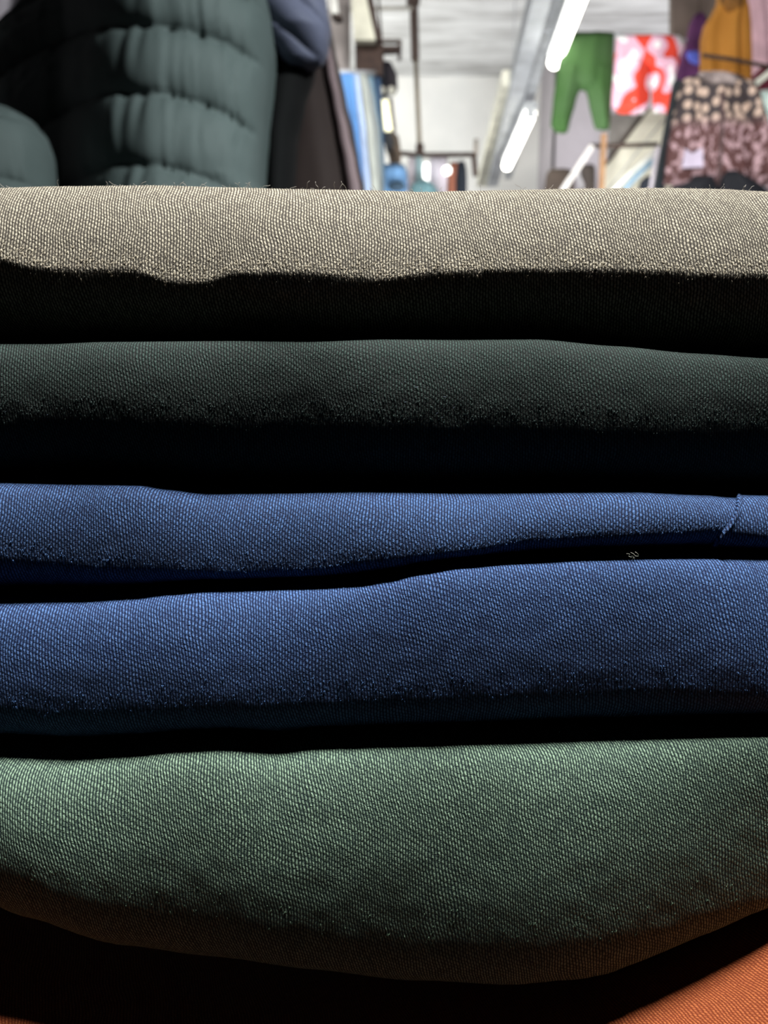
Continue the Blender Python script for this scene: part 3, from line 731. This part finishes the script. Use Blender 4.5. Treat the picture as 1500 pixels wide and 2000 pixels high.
bz = P(1400, 245, 2.9)
bl_ = empty('printed_blouse', bz); tag(bl_, 'brown blouse printed with beige spots above and flowers below, at the right', 'blouse')
def blouse_loft(name, rows, Y, dep, m, fold, nx=90, ny=50):
    o = loft(name, rows, Y, dep, m, None, fold, nx=nx, ny=ny)
    for v in o.data.vertices: v.co -= bz                     # texture space starts at the blouse
    o.location = bz; o.parent = bl_; o.matrix_parent_inverse = bl_.matrix_world.inverted()
    return o
blouse_loft('body', [(146,1375,1440),(152,1340,1452),(162,1328,1464),(190,1322,1480),(240,1312,1498),(300,1302,1512),(340,1298,1520),(362,1296,1524)], 2.9, 0.05, M['blouse'], folds(0.012, 8, 1))
blouse_loft('sleeve', [(158,1440,1474),(190,1452,1484),(240,1470,1500),(300,1486,1530),(372,1500,1550)], 2.86, 0.03, M['blouse'], folds(0.004, 4), 40, 30)
blouse_loft('collar', [(140,1366,1420),(148,1362,1436),(156,1372,1440),(166,1392,1436)], 2.85, 0.018, mat('collar_grey', (150, 138, 134), 0.8, (90, 80, 78), 40), None, 40, 12)
o = slab('price_tag', [(1338,290),(1352,300),(1372,288),(1374,326),(1332,328)], 2.835, 0.002, mat('tag_white', (186, 176, 194), 0.7), bl_, 0); o['label'] = 'white paper tag'
o = tube('front_placket', [P(1410, 178, 2.842), P(1412, 250, 2.838), P(1406, 330, 2.838), P(1402, 372, 2.84)], 0.006, mat('placket', (84, 66, 66), 0.8), bl_, n=8)
fr2 = empty('display_stand', P(1300, 360, 3.0)); tag(fr2, 'dark slanted display frame along the left edge of the printed blouse', 'stand')
beam('side_bar', P(1326, 160, 2.99), P(1286, 372, 2.99), 0.035, 0.035, mat('stand_dark', (34, 42, 48), 0.6), fr2)
beam('side_bar', P(1286, 372, 2.99), Vector((P(1270, 700, 2.99).x, 2.99, 0.0)), 0.035, 0.035, mat('stand_dark2', (34, 42, 48), 0.6), fr2)
# black garments under the blouse
for i, (rw, lab) in enumerate([
    ([(352,1350,1394),(344,1352,1396)][::-1] + [(372,1300,1404),(470,1296,1406)], 'black garment showing below the left half of the blouse'),
    ([(334,1420,1440),(344,1410,1456),(356,1406,1478),(374,1404,1500),(470,1400,1510)], 'black garment showing below the right half of the blouse')]):
    o = loft('black_garment', sorted(rw), 2.80, 0.03, mat('black_cloth_%d' % i, (18, 20, 26), 0.8), None, folds(0.006, 6), nx=48, ny=18)
    tag(o, lab, 'garment')

# cream panel, rails, posts between trousers and blouse
pn = slab('leaning_panel', [(1172,1086),(1176,330),(1206,286),(1268,212),(1330,200),(1318,300),(1310,1086)], 4.9, 0.05, mat('panel_cream', (248, 246, 228), 0.85, (240, 238, 220))); tag(pn, 'large cream panel leaning behind the printed trousers', 'panel')
pn2 = slab('grey_board', [(1190,330),(1192,222),(1262,214),(1200,292)], 4.96, 0.04, mat('board_grey', (150, 146, 142), 0.85)); tag(pn2, 'grey board showing behind the upper left edge of the cream panel', 'board')
o = beam('panel_edge_strip', P(1266, 212, 4.85), P(1182, 322, 4.85), 0.007, 0.02, M['rust']); tag(o, 'dark edge strip running up the slanted edge of the cream panel', 'strip')
o = tube('diagonal_wire', [P(1186, 372, 4.893), P(1250, 290, 4.893), P(1306, 222, 4.893)], 0.0035, M['steel']); tag(o, 'thin grey wire crossing the cream panel diagonally', 'wire')
o = tube('level_bar', [P(1152, 285, 4.56), P(1230, 284, 4.56), P(1286, 282, 4.56)], 0.012, M['rust']); tag(o, 'thin level brown bar across the cream panel', 'bar')
o = tube('blue_pipe', [Vector((P(1208, 384, 4.3).x, 4.3, 0)), P(1208, 384, 4.3), P(1250, 335, 4.3), P(1292, 298, 4.3)], 0.020, mat('pipe_blue', (150, 178, 200), 0.4)); tag(o, 'pale blue sloping pipe in front of the cream panel', 'pipe')
o = tube('white_pipe', [Vector((P(1196, 374, 4.25).x, 4.25, 0)), P(1196, 374, 4.25), P(1240, 330, 4.25), P(1290, 286, 4.25)], 0.014, mat('pipe_white', (230, 232, 226), 0.4)); tag(o, 'white sloping pipe just above the blue one', 'pipe')
o = beam('grey_post', Vector((P(1190, 700, 4.0).x, 4.0, 0)), P(1290, 290, 4.0), 0.045, 0.04, mat('post_grey', (186, 180, 190), 0.6)); tag(o, 'pale grey post beside the dark display frame', 'post')
o = beam('white_prop', P(748, 900, 4.5), P(1156, 286, 4.5), 0.032, 0.03, mat('prop_white', (224, 220, 218), 0.6)); tag(o, 'white slanted prop stick rising to the right from the horizon', 'stick')
o = beam('white_brace', P(1124, 330, 5.22), P(1160, 419, 5.22), 0.022, 0.02, mat('brace_white', (216, 214, 220), 0.6)); tag(o, 'short white brace crossing behind the slanted prop', 'stick')
o = beam('wooden_post', P(1179, 262, 4.55), Vector((P(1176, 420, 4.55).x, 4.55, 0)), 0.026, 0.03, M['tan_wood']); tag(o, 'thin tan wooden post left of the cream panel', 'post')
o = loft('brown_sack', [(331,1074,1112),(338,1068,1120),(350,1066,1122),(372,1064,1122),(420,1064,1122)], 5.4, 0.08, mat('sack_brown', (104, 92, 84), 0.9), None, folds(0.01, 5), nx=40, ny=14); tag(o, 'rounded grey brown sack on the horizon left of the slanted prop', 'sack')
o = loft('brown_box', [(322,1134,1160),(332,1134,1162),(372,1134,1162),(422,1134,1162)], 5.25, 0.06, mat('box_brown', (92, 84, 80), 0.9), None, None, nx=24, ny=10); tag(o, 'small dark brown box on the horizon between prop and wooden post', 'box')
o = loft('dark_bundle', [(344,1262,1276),(352,1252,1280),(372,1246,1284),(420,1246,1284)], 4.2, 0.05, mat('bundle_dark', (30, 34, 44), 0.9), None, folds(0.01, 5), nx=32, ny=10); tag(o, 'dark bundle at the foot of the display frame', 'clothes')
